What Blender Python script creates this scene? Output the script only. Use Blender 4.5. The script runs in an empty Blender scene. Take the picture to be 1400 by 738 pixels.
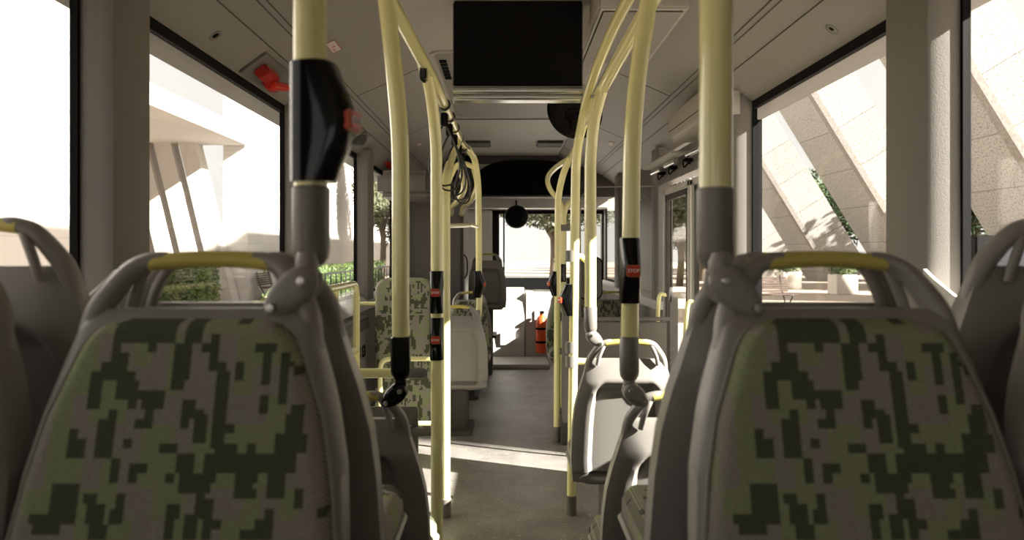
import bpy, bmesh, math, random
from mathutils import Vector, Matrix, noise
random.seed(7)
S = bpy.context.scene
COL = S.collection
PI = math.pi
EYE = 1.30                      # eye height over the aisle floor
# ---------------- camera ----------------
cd = bpy.data.cameras.new('camera'); cam = bpy.data.objects.new('camera', cd); COL.objects.link(cam)
cd.sensor_width = 36; cd.lens = 36 * 1000 / 1400
cd.shift_x = 10 / 1400; cd.shift_y = -24 / 1400
cam.location = (0, 0, EYE); cam.rotation_euler = (PI / 2, 0, 0)
cd.clip_start = 0.02; cd.clip_end = 500
cd.dof.use_dof = True; cd.dof.focus_distance = 4.2; cd.dof.aperture_fstop = 4.0
S.camera = cam
# ---------------- light ----------------
W = bpy.data.worlds.new('world'); S.world = W; W.use_nodes = True
bg = W.node_tree.nodes['Background']; bg.inputs[0].default_value = (1.0, 0.965, 0.91, 1); bg.inputs[1].default_value = 1.05
sd = bpy.data.lights.new('sun', 'SUN'); sd.energy = 26; sd.angle = math.radians(0.7); sd.color = (1, .955, .88)
sun = bpy.data.objects.new('sun', sd); COL.objects.link(sun)
sun.rotation_euler = Vector((-1.0, .42, -.64)).to_track_quat('-Z', 'Y').to_euler(); sun.location = (8, -3, 12)
S.view_settings.view_transform = 'Standard'; S.view_settings.look = 'None'
S.view_settings.exposure = 0.12; S.view_settings.gamma = 1; S.view_settings.use_curve_mapping = False

# ---------------- materials ----------------
def mat(name, col, rough=.5, metal=0, var=0, vscale=30, bump=0, bscale=200, col2=None, coat=0, spec=.5):
    m = bpy.data.materials.new(name); m.use_nodes = True; nt = m.node_tree
    b = nt.nodes['Principled BSDF']
    b.inputs['Base Color'].default_value = (*col, 1); b.inputs['Roughness'].default_value = rough
    b.inputs['Metallic'].default_value = metal; b.inputs['Coat Weight'].default_value = coat
    b.inputs['Specular IOR Level'].default_value = spec
    tc = nt.nodes.new('ShaderNodeTexCoord')
    if var:
        n = nt.nodes.new('ShaderNodeTexNoise'); n.inputs['Scale'].default_value = vscale; n.inputs['Detail'].default_value = 4
        r = nt.nodes.new('ShaderNodeValToRGB')
        c2 = col2 or tuple(c * (1 - var) for c in col)
        r.color_ramp.elements[0].position = .35; r.color_ramp.elements[1].position = .65
        r.color_ramp.elements[0].color = (*c2, 1); r.color_ramp.elements[1].color = (*col, 1)
        nt.links.new(tc.outputs['Object'], n.inputs['Vector']); nt.links.new(n.outputs['Fac'], r.inputs[0])
        nt.links.new(r.outputs[0], b.inputs['Base Color'])
    if bump:
        n = nt.nodes.new('ShaderNodeTexNoise'); n.inputs['Scale'].default_value = bscale; n.inputs['Detail'].default_value = 2
        bp = nt.nodes.new('ShaderNodeBump'); bp.inputs['Strength'].default_value = bump; bp.inputs['Distance'].default_value = .002
        nt.links.new(tc.outputs['Object'], n.inputs['Vector']); nt.links.new(n.outputs['Fac'], bp.inputs['Height'])
        nt.links.new(bp.outputs[0], b.inputs['Normal'])
    return m
def fabric_mat(name, col):
    m = mat(name, col, .95, spec=.15); nt = m.node_tree; b = nt.nodes['Principled BSDF']
    tc = nt.nodes.new('ShaderNodeTexCoord'); mp = nt.nodes.new('ShaderNodeMapping'); mp.inputs['Rotation'].default_value = (0, math.radians(40), 0)
    w = nt.nodes.new('ShaderNodeTexWave'); w.inputs['Scale'].default_value = 95; w.inputs['Distortion'].default_value = .8; w.inputs['Detail Scale'].default_value = 3
    nt.links.new(tc.outputs['Object'], mp.inputs[0]); nt.links.new(mp.outputs[0], w.inputs['Vector'])
    n = nt.nodes.new('ShaderNodeTexNoise'); n.inputs['Scale'].default_value = 350; nt.links.new(tc.outputs['Object'], n.inputs['Vector'])
    mx = nt.nodes.new('ShaderNodeMath'); mx.operation = 'ADD'; nt.links.new(w.outputs['Fac'], mx.inputs[0]); nt.links.new(n.outputs['Fac'], mx.inputs[1])
    r = nt.nodes.new('ShaderNodeValToRGB'); r.color_ramp.elements[0].position = .3; r.color_ramp.elements[1].position = 1.0
    r.color_ramp.elements[0].color = (*[c * .55 for c in col], 1); r.color_ramp.elements[1].color = (*[c * 1.35 for c in col], 1)
    dv = nt.nodes.new('ShaderNodeMath'); dv.operation = 'MULTIPLY'; dv.inputs[1].default_value = .62; nt.links.new(mx.outputs[0], dv.inputs[0])
    nt.links.new(dv.outputs[0], r.inputs[0]); nt.links.new(r.outputs[0], b.inputs['Base Color'])
    bp = nt.nodes.new('ShaderNodeBump'); bp.inputs['Strength'].default_value = .5; bp.inputs['Distance'].default_value = .0015
    nt.links.new(mx.outputs[0], bp.inputs['Height']); nt.links.new(bp.outputs[0], b.inputs['Normal'])
    return m
def glass_mat(name, tint=(.97, .97, .96), refl=.06):
    m = bpy.data.materials.new(name); m.use_nodes = True; nt = m.node_tree; nt.nodes.clear()
    o = nt.nodes.new('ShaderNodeOutputMaterial'); t = nt.nodes.new('ShaderNodeBsdfTransparent'); t.inputs[0].default_value = (*tint, 1)
    g = nt.nodes.new('ShaderNodeBsdfGlossy'); g.inputs['Roughness'].default_value = .02
    lw = nt.nodes.new('ShaderNodeLayerWeight'); lw.inputs[0].default_value = .5
    pw = nt.nodes.new('ShaderNodeMath'); pw.operation = 'POWER'; pw.inputs[1].default_value = 4; nt.links.new(lw.outputs['Facing'], pw.inputs[0])
    f = nt.nodes.new('ShaderNodeMath'); f.operation = 'MULTIPLY_ADD'; f.inputs[1].default_value = .35; f.inputs[2].default_value = .01; nt.links.new(pw.outputs[0], f.inputs[0])
    x = nt.nodes.new('ShaderNodeMixShader'); nt.links.new(f.outputs[0], x.inputs[0]); nt.links.new(t.outputs[0], x.inputs[1]); nt.links.new(g.outputs[0], x.inputs[2])
    nt.links.new(x.outputs[0], o.inputs[0]); return m
def concrete_mat(name, col, tile_w, tile_h, speck=.5, joint=.35):
    m = mat(name, col, .9); nt = m.node_tree; b = nt.nodes['Principled BSDF']
    uv = nt.nodes.new('ShaderNodeUVMap')
    br = nt.nodes.new('ShaderNodeTexBrick'); br.offset = 0; br.inputs['Scale'].default_value = 1
    br.inputs['Brick Width'].default_value = tile_w; br.inputs['Row Height'].default_value = tile_h; br.inputs['Mortar Size'].default_value = .018
    br.inputs['Color1'].default_value = (*col, 1); br.inputs['Color2'].default_value = (*[c * .9 for c in col], 1); br.inputs['Mortar'].default_value = (*[c * joint for c in col], 1)
    nt.links.new(uv.outputs[0], br.inputs['Vector'])
    n = nt.nodes.new('ShaderNodeTexNoise'); n.inputs['Scale'].default_value = 14; n.inputs['Detail'].default_value = 5
    r = nt.nodes.new('ShaderNodeValToRGB'); r.color_ramp.elements[0].position = .36; r.color_ramp.elements[1].position = .5
    r.color_ramp.elements[0].color = (1 - speck, 1 - speck, 1 - speck, 1); r.color_ramp.elements[1].color = (1, 1, 1, 1)
    nt.links.new(uv.outputs[0], n.inputs['Vector']); nt.links.new(n.outputs['Fac'], r.inputs[0])
    mx = nt.nodes.new('ShaderNodeMix'); mx.data_type = 'RGBA'; mx.blend_type = 'MULTIPLY'; mx.inputs[0].default_value = 1
    nt.links.new(br.outputs['Color'], mx.inputs[6]); nt.links.new(r.outputs[0], mx.inputs[7]); nt.links.new(mx.outputs[2], b.inputs['Base Color'])
    return m
def floor_mat():
    m = mat('speckled_vinyl', (.1, .09, .08), .46, spec=.6); nt = m.node_tree; b = nt.nodes['Principled BSDF']
    tc = nt.nodes.new('ShaderNodeTexCoord')
    v = nt.nodes.new('ShaderNodeTexVoronoi'); v.inputs['Scale'].default_value = 42; nt.links.new(tc.outputs['Object'], v.inputs['Vector'])
    r = nt.nodes.new('ShaderNodeValToRGB'); r.color_ramp.elements[0].position = .10; r.color_ramp.elements[1].position = .16
    r.color_ramp.elements[0].color = (.5, .46, .42, 1); r.color_ramp.elements[1].color = (0, 0, 0, 1)
    nt.links.new(v.outputs['Distance'], r.inputs[0])
    n = nt.nodes.new('ShaderNodeTexNoise'); n.inputs['Scale'].default_value = 3.5; n.inputs['Detail'].default_value = 8; n.inputs['Roughness'].default_value = .7; nt.links.new(tc.outputs['Object'], n.inputs['Vector'])
    r2 = nt.nodes.new('ShaderNodeValToRGB'); r2.color_ramp.elements[0].position = .35; r2.color_ramp.elements[1].position = .7
    r2.color_ramp.elements[0].color = (.17, .158, .143, 1); r2.color_ramp.elements[1].color = (.31, .29, .265, 1)
    nt.links.new(n.outputs['Fac'], r2.inputs[0])
    mx = nt.nodes.new('ShaderNodeMix'); mx.data_type = 'RGBA'; mx.blend_type = 'ADD'; mx.inputs[0].default_value = .8
    nt.links.new(r2.outputs[0], mx.inputs[6]); nt.links.new(r.outputs[0], mx.inputs[7]); nt.links.new(mx.outputs[2], b.inputs['Base Color'])
    return m
M = dict(
    plastic=mat('warm_grey_plastic', (.215, .20, .18), .42, var=.08, vscale=12, bump=.15, bscale=900),
    shell=mat('seat_shell_grey', (.30, .28, .255), .38, bump=.2, bscale=700),
    textured=mat('speckled_grey_plastic', (.16, .145, .13), .5, var=.5, vscale=160, bump=.6, bscale=160),
    dshell=mat('seat_dark_grey', (.10, .092, .085), .45),
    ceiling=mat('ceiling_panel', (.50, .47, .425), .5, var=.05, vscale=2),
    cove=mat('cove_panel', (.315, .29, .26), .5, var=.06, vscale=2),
    pillar=mat('pillar_lining', (.22, .205, .185), .7, bump=.35, bscale=350),
    white=mat('white_panel', (.60, .58, .545), .4),
    yellow=mat('yellow_enamel', (.93, .88, .42), .16, coat=.6),
    grip=mat('yellow_grip', (.66, .56, .14), .4),
    sleeve=mat('grey_sleeve', (.20, .185, .165), .35),
    black=mat('gloss_black_plastic', (.004, .004, .004), .12, spec=.35),
    rubber=mat('black_rubber', (.004, .004, .004), .7, spec=.15),
    red=mat('red_button', (.62, .03, .015), .3),
    gold=mat('button_rim', (.45, .22, .05), .35),
    letter=mat('white_lettering', (.9, .87, .82), .5),
    chrome=mat('brushed_aluminium', (.75, .75, .72), .22, 1),
    bolt=mat('bolt_steel', (.5, .48, .45), .3, 1),
    screen=mat('screen_black', (.005, .005, .005), .5, spec=.1),
    dark=mat('dark_void_plastic', (.004, .004, .004), .8, spec=.1),
    dkgrey=mat('dark_grey_panel', (.07, .063, .056), .6),
    floor=floor_mat(),
    podium=mat('podium_vinyl', (.13, .12, .11), .6, var=.2, vscale=60),
    glass=glass_mat('window_glass'),
    pglass=glass_mat('partition_glass', (.86, .86, .85)),
    ext=mat('red_orange_enamel', (.85, .12, .03), .3),
    cable=mat('black_webbing', (.02, .02, .02), .5),
    hammer=mat('red_plastic', (.45, .02, .015), .35),
    orange=mat('orange_lens', (.9, .25, .03), .4),
    sticker=mat('sticker_white', (.70, .63, .56), .5),
    stickred=mat('sticker_red', (.6, .12, .08), .5),
    camo_d=fabric_mat('moquette_dark_green', (.105, .115, .07)),
    camo_g=fabric_mat('moquette_light_green', (.34, .38, .215)),
    camo_t=fabric_mat('moquette_taupe', (.37, .335, .28)),
    pipe=mat('seam_thread', (.35, .33, .28), .8),
    cwhite=concrete_mat('pale_render', (.66, .63, .60), 2.4, 1.6, .04, .85),
    crib=concrete_mat('speckled_concrete', (.40, .38, .35), 30, 1.9, .5, .45),
    cedge=mat('concrete_edge', (.30, .27, .24), .9, var=.3, vscale=12),
    ground=mat('paving_brown', (.42, .34, .27), .9, var=.12, vscale=6),
    asphalt=mat('pale_road', (.45, .42, .38), .9, var=.15, vscale=3),
    planter=mat('pale_planter_stone', (.62, .57, .50), .9, var=.15, vscale=25),
    column=mat('column_render', (.55, .51, .47), .9),
    leaf=mat('leaf_green', (.12, .185, .045), .6, var=.6, vscale=6),
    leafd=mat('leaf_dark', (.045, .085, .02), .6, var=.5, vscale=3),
    leafo=mat('leaf_olive', (.15, .165, .08), .6, var=.5, vscale=5),
    bark=mat('bark', (.12, .09, .06), .9, var=.4, vscale=20),
    wood=mat('bench_wood', (.10, .06, .042), .6, var=.3, vscale=20),
    iron=mat('cast_iron', (.02, .02, .02), .5),
)
# ---------------- helpers ----------------
def tag(o, label=None, cat=None, group=None, kind=None):
    if label: o['label'] = label
    if cat: o['category'] = cat
    if group: o['group'] = group
    if kind: o['kind'] = kind
    return o
def thing(name, loc, label, cat, group=None, rz=0):
    o = bpy.data.objects.new(name, None); COL.objects.link(o); o.location = loc; o.rotation_euler = (0, 0, rz)
    o.empty_display_size = .05
    return tag(o, label, cat, group)
def obj(name, bm, m, parent=None, loc=None, rot=None, smooth=True, angle=40):
    me = bpy.data.meshes.new(name)
    bmesh.ops.recalc_face_normals(bm, faces=bm.faces[:])
    bm.to_mesh(me); bm.free()
    for x in (m if isinstance(m, (list, tuple)) else [m]): me.materials.append(M[x] if isinstance(x, str) else x)
    if smooth:
        me.shade_smooth(); me.set_sharp_from_angle(angle=math.radians(angle))
    o = bpy.data.objects.new(name, me); COL.objects.link(o)
    if parent: o.parent = parent
    if loc: o.location = loc
    if rot: o.rotation_euler = rot
    return o
def islands(name, bm, m, parent=None, **k):
    """link every loose piece of bm as an object of its own"""
    bm.verts.ensure_lookup_table(); seen = set(); comps = []
    for v in bm.verts:
        if v in seen: continue
        st, c = [v], []
        seen.add(v)
        while st:
            q = st.pop(); c.append(q)
            for e in q.link_edges:
                w = e.other_vert(q)
                if w not in seen: seen.add(w); st.append(w)
        comps.append(c)
    for c in comps:
        nb = bmesh.new(); mp = {v: nb.verts.new(v.co) for v in c}
        for f in {f for v in c for f in v.link_faces}: nb.faces.new([mp[v] for v in f.verts]).material_index = f.material_index
        obj(name, nb, m, parent, **k)
    bm.free()
def struct(name, bm, m, **k): return tag(obj(name, bm, m, **k), kind='structure')
def dup(root, loc=None, rz=None):
    r = root.copy(); COL.objects.link(r)
    if loc is not None: r.location = loc
    if rz is not None: r.rotation_euler = (0, 0, rz)
    for ch in list(root.children):
        c = ch.copy(); COL.objects.link(c); c.parent = r
        for g in list(ch.children):
            d = g.copy(); COL.objects.link(d); d.parent = c
    return r
def box(bm, x0, x1, y0, y1, z0, z1, bev=0, seg=2, mi=0):
    vs = [bm.verts.new(p) for p in [(x0, y0, z0), (x1, y0, z0), (x1, y1, z0), (x0, y1, z0), (x0, y0, z1), (x1, y0, z1), (x1, y1, z1), (x0, y1, z1)]]
    fs = [bm.faces.new([vs[i] for i in q]) for q in [(0, 3, 2, 1), (4, 5, 6, 7), (0, 1, 5, 4), (1, 2, 6, 5), (2, 3, 7, 6), (3, 0, 4, 7)]]
    for f in fs: f.material_index = mi
    if bev:
        es = list({e for f in fs for e in f.edges})
        bmesh.ops.bevel(bm, geom=es, offset=bev, segments=seg, affect='EDGES', clamp_overlap=True)
    return bm
def B(*a, **k): return box(bmesh.new(), *a, **k)
def smooth_path(pts, n=6):
    pts = [Vector(p) for p in pts]
    if len(pts) < 3: return pts
    P = [pts[0] * 2 - pts[1]] + pts + [pts[-1] * 2 - pts[-2]]; out = []
    for i in range(1, len(P) - 2):
        a, b, c, d = P[i - 1:i + 3]
        for k in range(n):
            t = k / n
            out.append(.5 * ((2 * b) + (c - a) * t + (2 * a - 5 * b + 4 * c - d) * t * t + (3 * b - a - 3 * c + d) * t ** 3))
    out.append(pts[-1]); return out
def round_path(pts, r=.08, n=6):
    pts = [Vector(p) for p in pts]; out = [pts[0]]
    for a, b, c in zip(pts, pts[1:], pts[2:]):
        d1 = (a - b); d2 = (c - b); rr = min(r, d1.length * .49, d2.length * .49)
        p, q = b + d1.normalized() * rr, b + d2.normalized() * rr
        for k in range(n + 1):
            t = k / n; out.append((1 - t) ** 2 * p + 2 * t * (1 - t) * b + t * t * q)
    out.append(pts[-1]); return out
def tube(bm, pts, r, seg=16, sy=1.0, cap=True, up=None):
    pts = [Vector(p) for p in pts]; rs = r if isinstance(r, (list, tuple)) else [r] * len(pts)
    rings = []; ref = None
    for i, p in enumerate(pts):
        t = (pts[min(i + 1, len(pts) - 1)] - pts[max(i - 1, 0)]).normalized()
        if ref is None:
            ref = Vector(up) if up else (Vector((0, 1, 0)) if abs(t.y) < .9 else Vector((0, 0, 1)))
        u = (ref - t * ref.dot(t)).normalized(); v = t.cross(u); ref = u
        rings.append([bm.verts.new(p + (u * math.cos(a) * sy + v * math.sin(a)) * rs[i]) for a in [2 * PI * k / seg for k in range(seg)]])
    for a, b in zip(rings, rings[1:]):
        for k in range(seg): bm.faces.new((a[k], a[(k + 1) % seg], b[(k + 1) % seg], b[k]))
    if cap: bm.faces.new(rings[0][::-1]); bm.faces.new(rings[-1])
    return bm
def T(*a, **k): return tube(bmesh.new(), *a, **k)
def loft(bm, rings, cap=True, closed=True):
    R = [[bm.verts.new(p) for p in r] for r in rings]; n = len(R[0])
    for a, b in zip(R, R[1:]):
        for k in range(n if closed else n - 1): bm.faces.new((a[k], a[(k + 1) % n], b[(k + 1) % n], b[k]))
    if cap and closed: bm.faces.new(R[0][::-1]); bm.faces.new(R[-1])
    return bm
def lathe(bm, prof, seg=24, axis='z', c=(0, 0, 0)):
    rings = []
    for r, h in prof:
        ring = []
        for k in range(seg):
            a = 2 * PI * k / seg; x, y = max(r, .0002) * math.cos(a), max(r, .0002) * math.sin(a)
            p = (x, y, h) if axis == 'z' else ((x, h, y) if axis == 'y' else (h, x, y))
            ring.append((p[0] + c[0], p[1] + c[1], p[2] + c[2]))
        rings.append(ring)
    return loft(bm, rings)
def xform(bm, mtx, verts=None): bmesh.ops.transform(bm, matrix=mtx, verts=verts or bm.verts[:]); return bm
def prism(bm, poly, a0, a1, axis='y'):
    def P(p, a): return (p[0], a, p[1]) if axis == 'y' else ((a, p[0], p[1]) if axis == 'x' else (p[0], p[1], a))
    return loft(bm, [[P(p, a0) for p in poly], [P(p, a1) for p in poly]])
def uvbox(o, axes=None):
    me = o.data; uv = me.uv_layers.new(name='UVMap')
    for f in me.polygons:
        n = f.normal
        if axes: u, v = axes(n)
        else:
            if abs(n.z) > .7: u, v = Vector((1, 0, 0)), Vector((0, 1, 0))
            elif abs(n.x) > abs(n.y): u, v = Vector((0, 1, 0)), Vector((0, 0, 1))
            else: u, v = Vector((1, 0, 0)), Vector((0, 0, 1))
        for li in f.loop_indices:
            c = me.vertices[me.loops[li].vertex_index].co; uv.data[li].uv = (c.dot(u), c.dot(v))
def text_mesh(s, size, ext=.0006):
    cu = bpy.data.curves.new('lettering', 'FONT'); cu.body = s; cu.size = size; cu.extrude = ext; cu.align_x = 'CENTER'; cu.align_y = 'CENTER'; cu.offset = size * .02
    o = bpy.data.objects.new('lettering_tmp', cu); COL.objects.link(o)
    dg = bpy.context.evaluated_depsgraph_get(); me = bpy.data.meshes.new_from_object(o.evaluated_get(dg)); me.name = 'lettering'
    bpy.data.objects.remove(o); me.materials.clear(); return me

WL, WR, CX = -1.15, 1.255, .0525
# ================= SETTING: bus shell =================
struct('floor', B(-1.35, 1.45, -4.5, 9.6, -.12, 0), 'floor')
prof = [(-1.2025, .763), (-1.05, .875), (-.93, .93), (-.55, 1.1), (.55, 1.1), (.93, .93), (1.05, .875), (1.2025, .763)]
pin = [(CX + x, EYE + z) for x, z in prof]
pout = [(CX + 1.34, EYE + .72), (CX + 1.34, EYE + 1.05), (CX + .8, EYE + 1.42), (CX - .8, EYE + 1.42), (CX - 1.34, EYE + 1.05), (CX - 1.34, EYE + .72)]
bm = prism(bmesh.new(), pin + pout, -4.5, 9.6)
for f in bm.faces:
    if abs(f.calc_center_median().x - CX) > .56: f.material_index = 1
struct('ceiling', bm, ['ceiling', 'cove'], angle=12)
def wall_side(nm, xw, sgn, wins, door=None):
    xo = xw + sgn * .06
    a, b = min(xw, xo), max(xw, xo)
    bm = bmesh.new()
    ys = [-4.5] + [v for w in wins for v in w] + [9.6]
    if door: segs = [(-4.5, door[0]), (door[1], 9.6)]
    else: segs = [(-4.5, 9.6)]
    for s in segs: box(bm, a, b, s[0], s[1], -.1, .96)
    for y0, y1 in zip(ys[0::2], ys[1::2]): box(bm, min(xw, xw + sgn * .02), max(xw, xw + sgn * .02), y0, y1, .96, 2.07)
    for y0, y1 in wins:
        if y0 < 1.6 and y1 > 1.9: box(bm, min(xw, xw + sgn * .02), max(xw, xw + sgn * .02), y0, y1, .96, 1.12)
    struct('wall_' + nm, bm, 'plastic')
    return a, b
LW = [(-3.9, -.3), (.30, 1.976), (2.20, 3.81), (4.03, 5.67), (5.92, 7.45), (7.75, 9.0)]
RW = [(1.55, 2.01), (2.25, 3.70), (7.75, 9.1)]
DOOR = (3.85, 5.55)
wall_side('left', WL, -1, LW)
wall_side('right', WR, 1, RW[:2] + [DOOR] + RW[2:], DOOR)
# pillars (lined, proud of the wall), window frames, panes
tn = 0
def pillar(xw, sgn, y0, y1, z0=.93, d=.095):
    global tn; tn += 1
    xi = xw - sgn * d; r = .03
    poly = [(xw + sgn * .01, y0), (xi + sgn * r, y0), (xi + sgn * .008, y0 + .01), (xi, y0 + r), (xi, y1 - r), (xi + sgn * .008, y1 - .01), (xi + sgn * r, y1), (xw + sgn * .01, y1)]
    struct('trim_%d' % tn, loft(bmesh.new(), [[(p[0], p[1], z0) for p in poly], [(p[0], p[1], EYE + .80) for p in poly]]), 'pillar')
for y0, y1 in [(.12, .30), (1.976, 2.20), (3.81, 4.03), (5.67, 5.92), (7.45, 7.62)]: pillar(WL, -1, y0, y1)
for y0, y1 in [(1.3, 1.55), (2.01, 2.25), (3.70, 3.84), (5.55, 5.8), (7.5, 7.75)]: pillar(WR, 1, y0, y1)
wn = 0
def window(xw, sgn, y0, y1, z0=.96, z1=2.07):
    global wn; wn += 1
    fr = bmesh.new(); g = .012; x0, x1 = sorted((xw - sgn * .003, xw + sgn * .019)); z0 = 1.12 if (y0 < 1.6 and y1 > 1.9) else z0
    box(fr, x0, x1, y0, y1, z1 - .045, z1); box(fr, x0, x1, y0, y1, z0, z0 + .02)
    box(fr, x0, x1, y0, y0 + g, z0, z1); box(fr, x0, x1, y1 - g, y1, z0, z1)
    w = struct('window_%d' % wn, fr, 'rubber')
    xm = xw + sgn * .010
    obj('window_pane', B(min(xm, xm + sgn * .005), max(xm, xm + sgn * .005), y0 + g, y1 - g, z0 + .02, z1 - .045), 'glass', w)
for a in LW: window(WL, -1, *a)
for a in RW: window(WR, 1, *a)
# sill ledges
for nm, xw, s, segs in (('left', WL, 1, [(-4.4, 7.55)]), ('right', WR, -1, [(-4.4, 3.84), (5.6, 9.2)])):
    for y0, y1 in segs:
        tn += 1; poly = [(xw - s * .01, .96), (xw + s * .05, .955), (xw + s * .085, .925), (xw + s * .09, .86), (xw - s * .01, .86)]
        struct('trim_%d' % tn, prism(bmesh.new(), poly, y0, y1), 'white')
# ceiling panel seams
def seam(x, z, y0=-1.2, y1=8.4):
    global tn; tn += 1
    struct('trim_%d' % tn, B(CX + x - .0014, CX + x + .0014, y0, y1, EYE + z - .0015, EYE + z + .004), 'dkgrey')
for s in (-1, 1):
    seam(s * 1.05, .873); seam(s * .93, .928); seam(s * .955, .917); seam(s * .555, 1.096)
def cross(y):
    global tn; tn += 1; bm = bmesh.new()
    for s in (-1, 1):
        tube(bm, [(CX + s * .93, y, EYE + .929), (CX + s * .56, y, EYE + 1.0945)], .0015, 6)
    struct('trim_%d' % tn, bm, 'dkgrey')
for y in (2.7, 4.35, 6.0, 7.6): cross(y)
tn += 1; struct('trim_%d' % tn, B(CX - .55, CX + .55, 6.02, 6.03, EYE + 1.093, EYE + 1.11), 'dkgrey')
# cove step along the sides (thick bottom lip)
bm = B(-1.35, 1.45, -4.6, -4.5, -.1, 1.0); box(bm, -1.35, 1.45, -4.6, -4.5, 2.1, 2.7); box(bm, -1.35, -1.0, -4.6, -4.5, 1.0, 2.1); box(bm, 1.1, 1.45, -4.6, -4.5, 1.0, 2.1)
struct('wall_rear', bm, 'plastic')
wn += 1; fr = bmesh.new()
for q in ((-1.0, 1.1, 1.0, 1.03), (-1.0, 1.1, 2.07, 2.1), (-1.0, -.97, 1.0, 2.1), (1.07, 1.1, 1.0, 2.1)): box(fr, q[0], q[1], -4.6, -4.52, q[2], q[3])
w = struct('window_%d' % wn, fr, 'rubber'); obj('window_pane', B(-.97, 1.07, -4.57, -4.56, 1.03, 2.07), 'glass', w)
# front bulkhead: windscreen opening at the kerb side, panel at driver side
FY = 9.3
bm = bmesh.new()
box(bm, -1.3, -.15, FY, FY + .1, 0, 2.1); box(bm, -.15, 1.35, FY, FY + .1, 0, .90); box(bm, -1.3, 1.4, FY, FY + .1, 1.83, 2.6)
struct('wall_front', bm, 'white')
wn += 1; fr = bmesh.new()
box(fr, -.15, 1.3, FY - .02, FY + .08, .83, .975); box(fr, -.15, 1.3, FY - .02, FY + .08, 1.79, 1.835); box(fr, -.15, -.07, FY - .02, FY + .08, .88, 1.83); box(fr, -.02, .0, FY + .01, FY + .05, .9, 1.8); box(fr, 1.24, 1.3, FY - .02, FY + .08, .9, 1.8)
w = struct('window_%d' % wn, fr, 'rubber'); obj('window_pane', B(-.07, 1.24, FY + .03, FY + .04, .95, 1.8), 'glass', w)
# dark overhead destination housing with arched mouth
def arch(x0, x1, z0, z1, rise, n=16):
    pts = [(x1, z0), (x0, z0)]
    for k in range(n + 1):
        t = k / n; x = x0 + (x1 - x0) * t; e = (1 - abs(2 * t - 1) ** 5) ; pts.append((x, z1 - rise * (1 - e) - rise * .6 * (2 * t - 1) ** 2))
    return pts
dh = thing('destination_housing', (.2, 8.3, 1.95), 'dark arched housing under the ceiling above the windscreen', 'housing')
bm = bmesh.new(); box(bm, -1.32, 1.05, 0, .08, .36, .46); box(bm, -1.32, -.53, 0, .08, .0, .46); box(bm, .62, 1.05, 0, .08, 0, .46); box(bm, -1.32, 1.05, 0, .3, -.02, .0)
obj('fascia', bm, 'dkgrey', dh)
obj('hood', prism(bmesh.new(), arch(-.56, .66, 0, .40, .12), -.015, .06), 'dark', dh)
beam = B(-1.12, 1.24, 8.75, 8.95, 1.83, 1.95, bev=.01); tn += 1; struct('trim_%d' % tn, beam, 'white')
tn += 1; struct('trim_%d' % tn, B(-1.14, -.16, 9.05, 9.25, 0, 1.83, bev=.02), 'white')
# ledge below windscreen, white dash cabinets
dc = thing('front_cabinet', (0, 9.05, 0), 'low white cabinet under the windscreen at the end of the aisle', 'cabinet')
obj('body', loft(bmesh.new(), [[(-.14, -.25, 0), (.24, -.25, 0), (.24, .2, 0), (-.14, .2, 0)], [(-.14, -.20, .70), (.24, -.20, .70), (.24, .2, .70), (-.14, .2, .70)], [(-.10, -.05, .86), (.24, -.05, .86), (.24, .2, .86), (-.10, .2, .86)]]), 'white', dc, angle=20)
obj('hatch', B(-.06, .13, -.262, -.235, .18, .34, bev=.008), 'white', dc)
obj('post', B(.25, .36, -.22, .2, 0, .82, bev=.01), 'white', dc)
obj('step', B(-.2, .5, -.9, -.24, 0, .05, bev=.01), 'white', dc)
fe = thing('fire_extinguisher', (.44, 8.75, .10), 'red orange fire extinguisher strapped upright beside the front cabinet', 'fire extinguisher')
obj('cylinder', lathe(bmesh.new(), [(0, 0), (.06, 0), (.068, .02), (.068, .36), (.05, .42), (.02, .45), (.02, .47), (0, .47)]), 'ext', fe)
for z in (.12, .28): obj('strap', lathe(bmesh.new(), [(.066, z), (.072, z), (.072, z + .025), (.066, z + .025)]), 'rubber', fe)
obj('valve', B(-.02, .03, -.05, .02, .47, .50, bev=.005), 'rubber', fe)
obj('bracket', B(-.085, .085, .066, .09, -.1, .5, bev=.005), 'white', fe)

# ================= SEATS =================
# dark patches of the woven pattern, measured on the moquette (front view pixels of the backrest)
DK = """345 45 540 108|330 90 360 180|445 105 475 143|570 30 625 115|530 115 590 175|527 170 580 230|525 230 552 260|735 38 760 52|645 90 670 200|618 118 645 138|668 172 697 260|665 200 692 440|690 378 714 402|790 110 862 133|810 130 836 250|728 170 752 227|866 137 892 310|890 168 916 190|922 195 943 220|948 170 965 192|806 283 830 342|912 315 938 400|886 345 912 400|852 400 958 460|850 460 928 520|838 490 892 612|916 585 942 643|990 290 1010 372|328 145 385 205|300 178 330 205|262 208 408 235|262 235 290 320|350 235 405 290|405 262 490 292|380 290 405 318|432 292 490 318|432 318 462 378|403 353 435 378|315 325 342 470|280 362 340 470|273 440 325 472|190 388 220 475|190 418 244 472|367 414 393 442|550 292 602 348|550 345 575 376|602 320 630 348|598 345 628 436|482 440 536 466|322 478 352 562|382 502 440 530|378 528 408 562|498 535 523 560|535 468 585 528|548 528 575 590|625 465 850 525|655 440 735 468|765 440 792 468|585 528 665 560|550 560 640 590|605 560 632 620|722 525 805 555|720 555 778 612|778 585 800 612|597 620 655 680|560 655 600 735|650 680 678 708|620 680 645 735|512 625 540 680|502 680 530 735|135 572 218 600|130 600 215 635|120 635 208 690|65 665 120 690|80 690 165 725|248 595 275 625|243 625 300 690|260 690 318 735|340 595 365 640|328 640 358 692|822 650 852 735|793 682 825 735|738 715 790 735|998 645 1020 675"""
LEAN = .255
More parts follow.
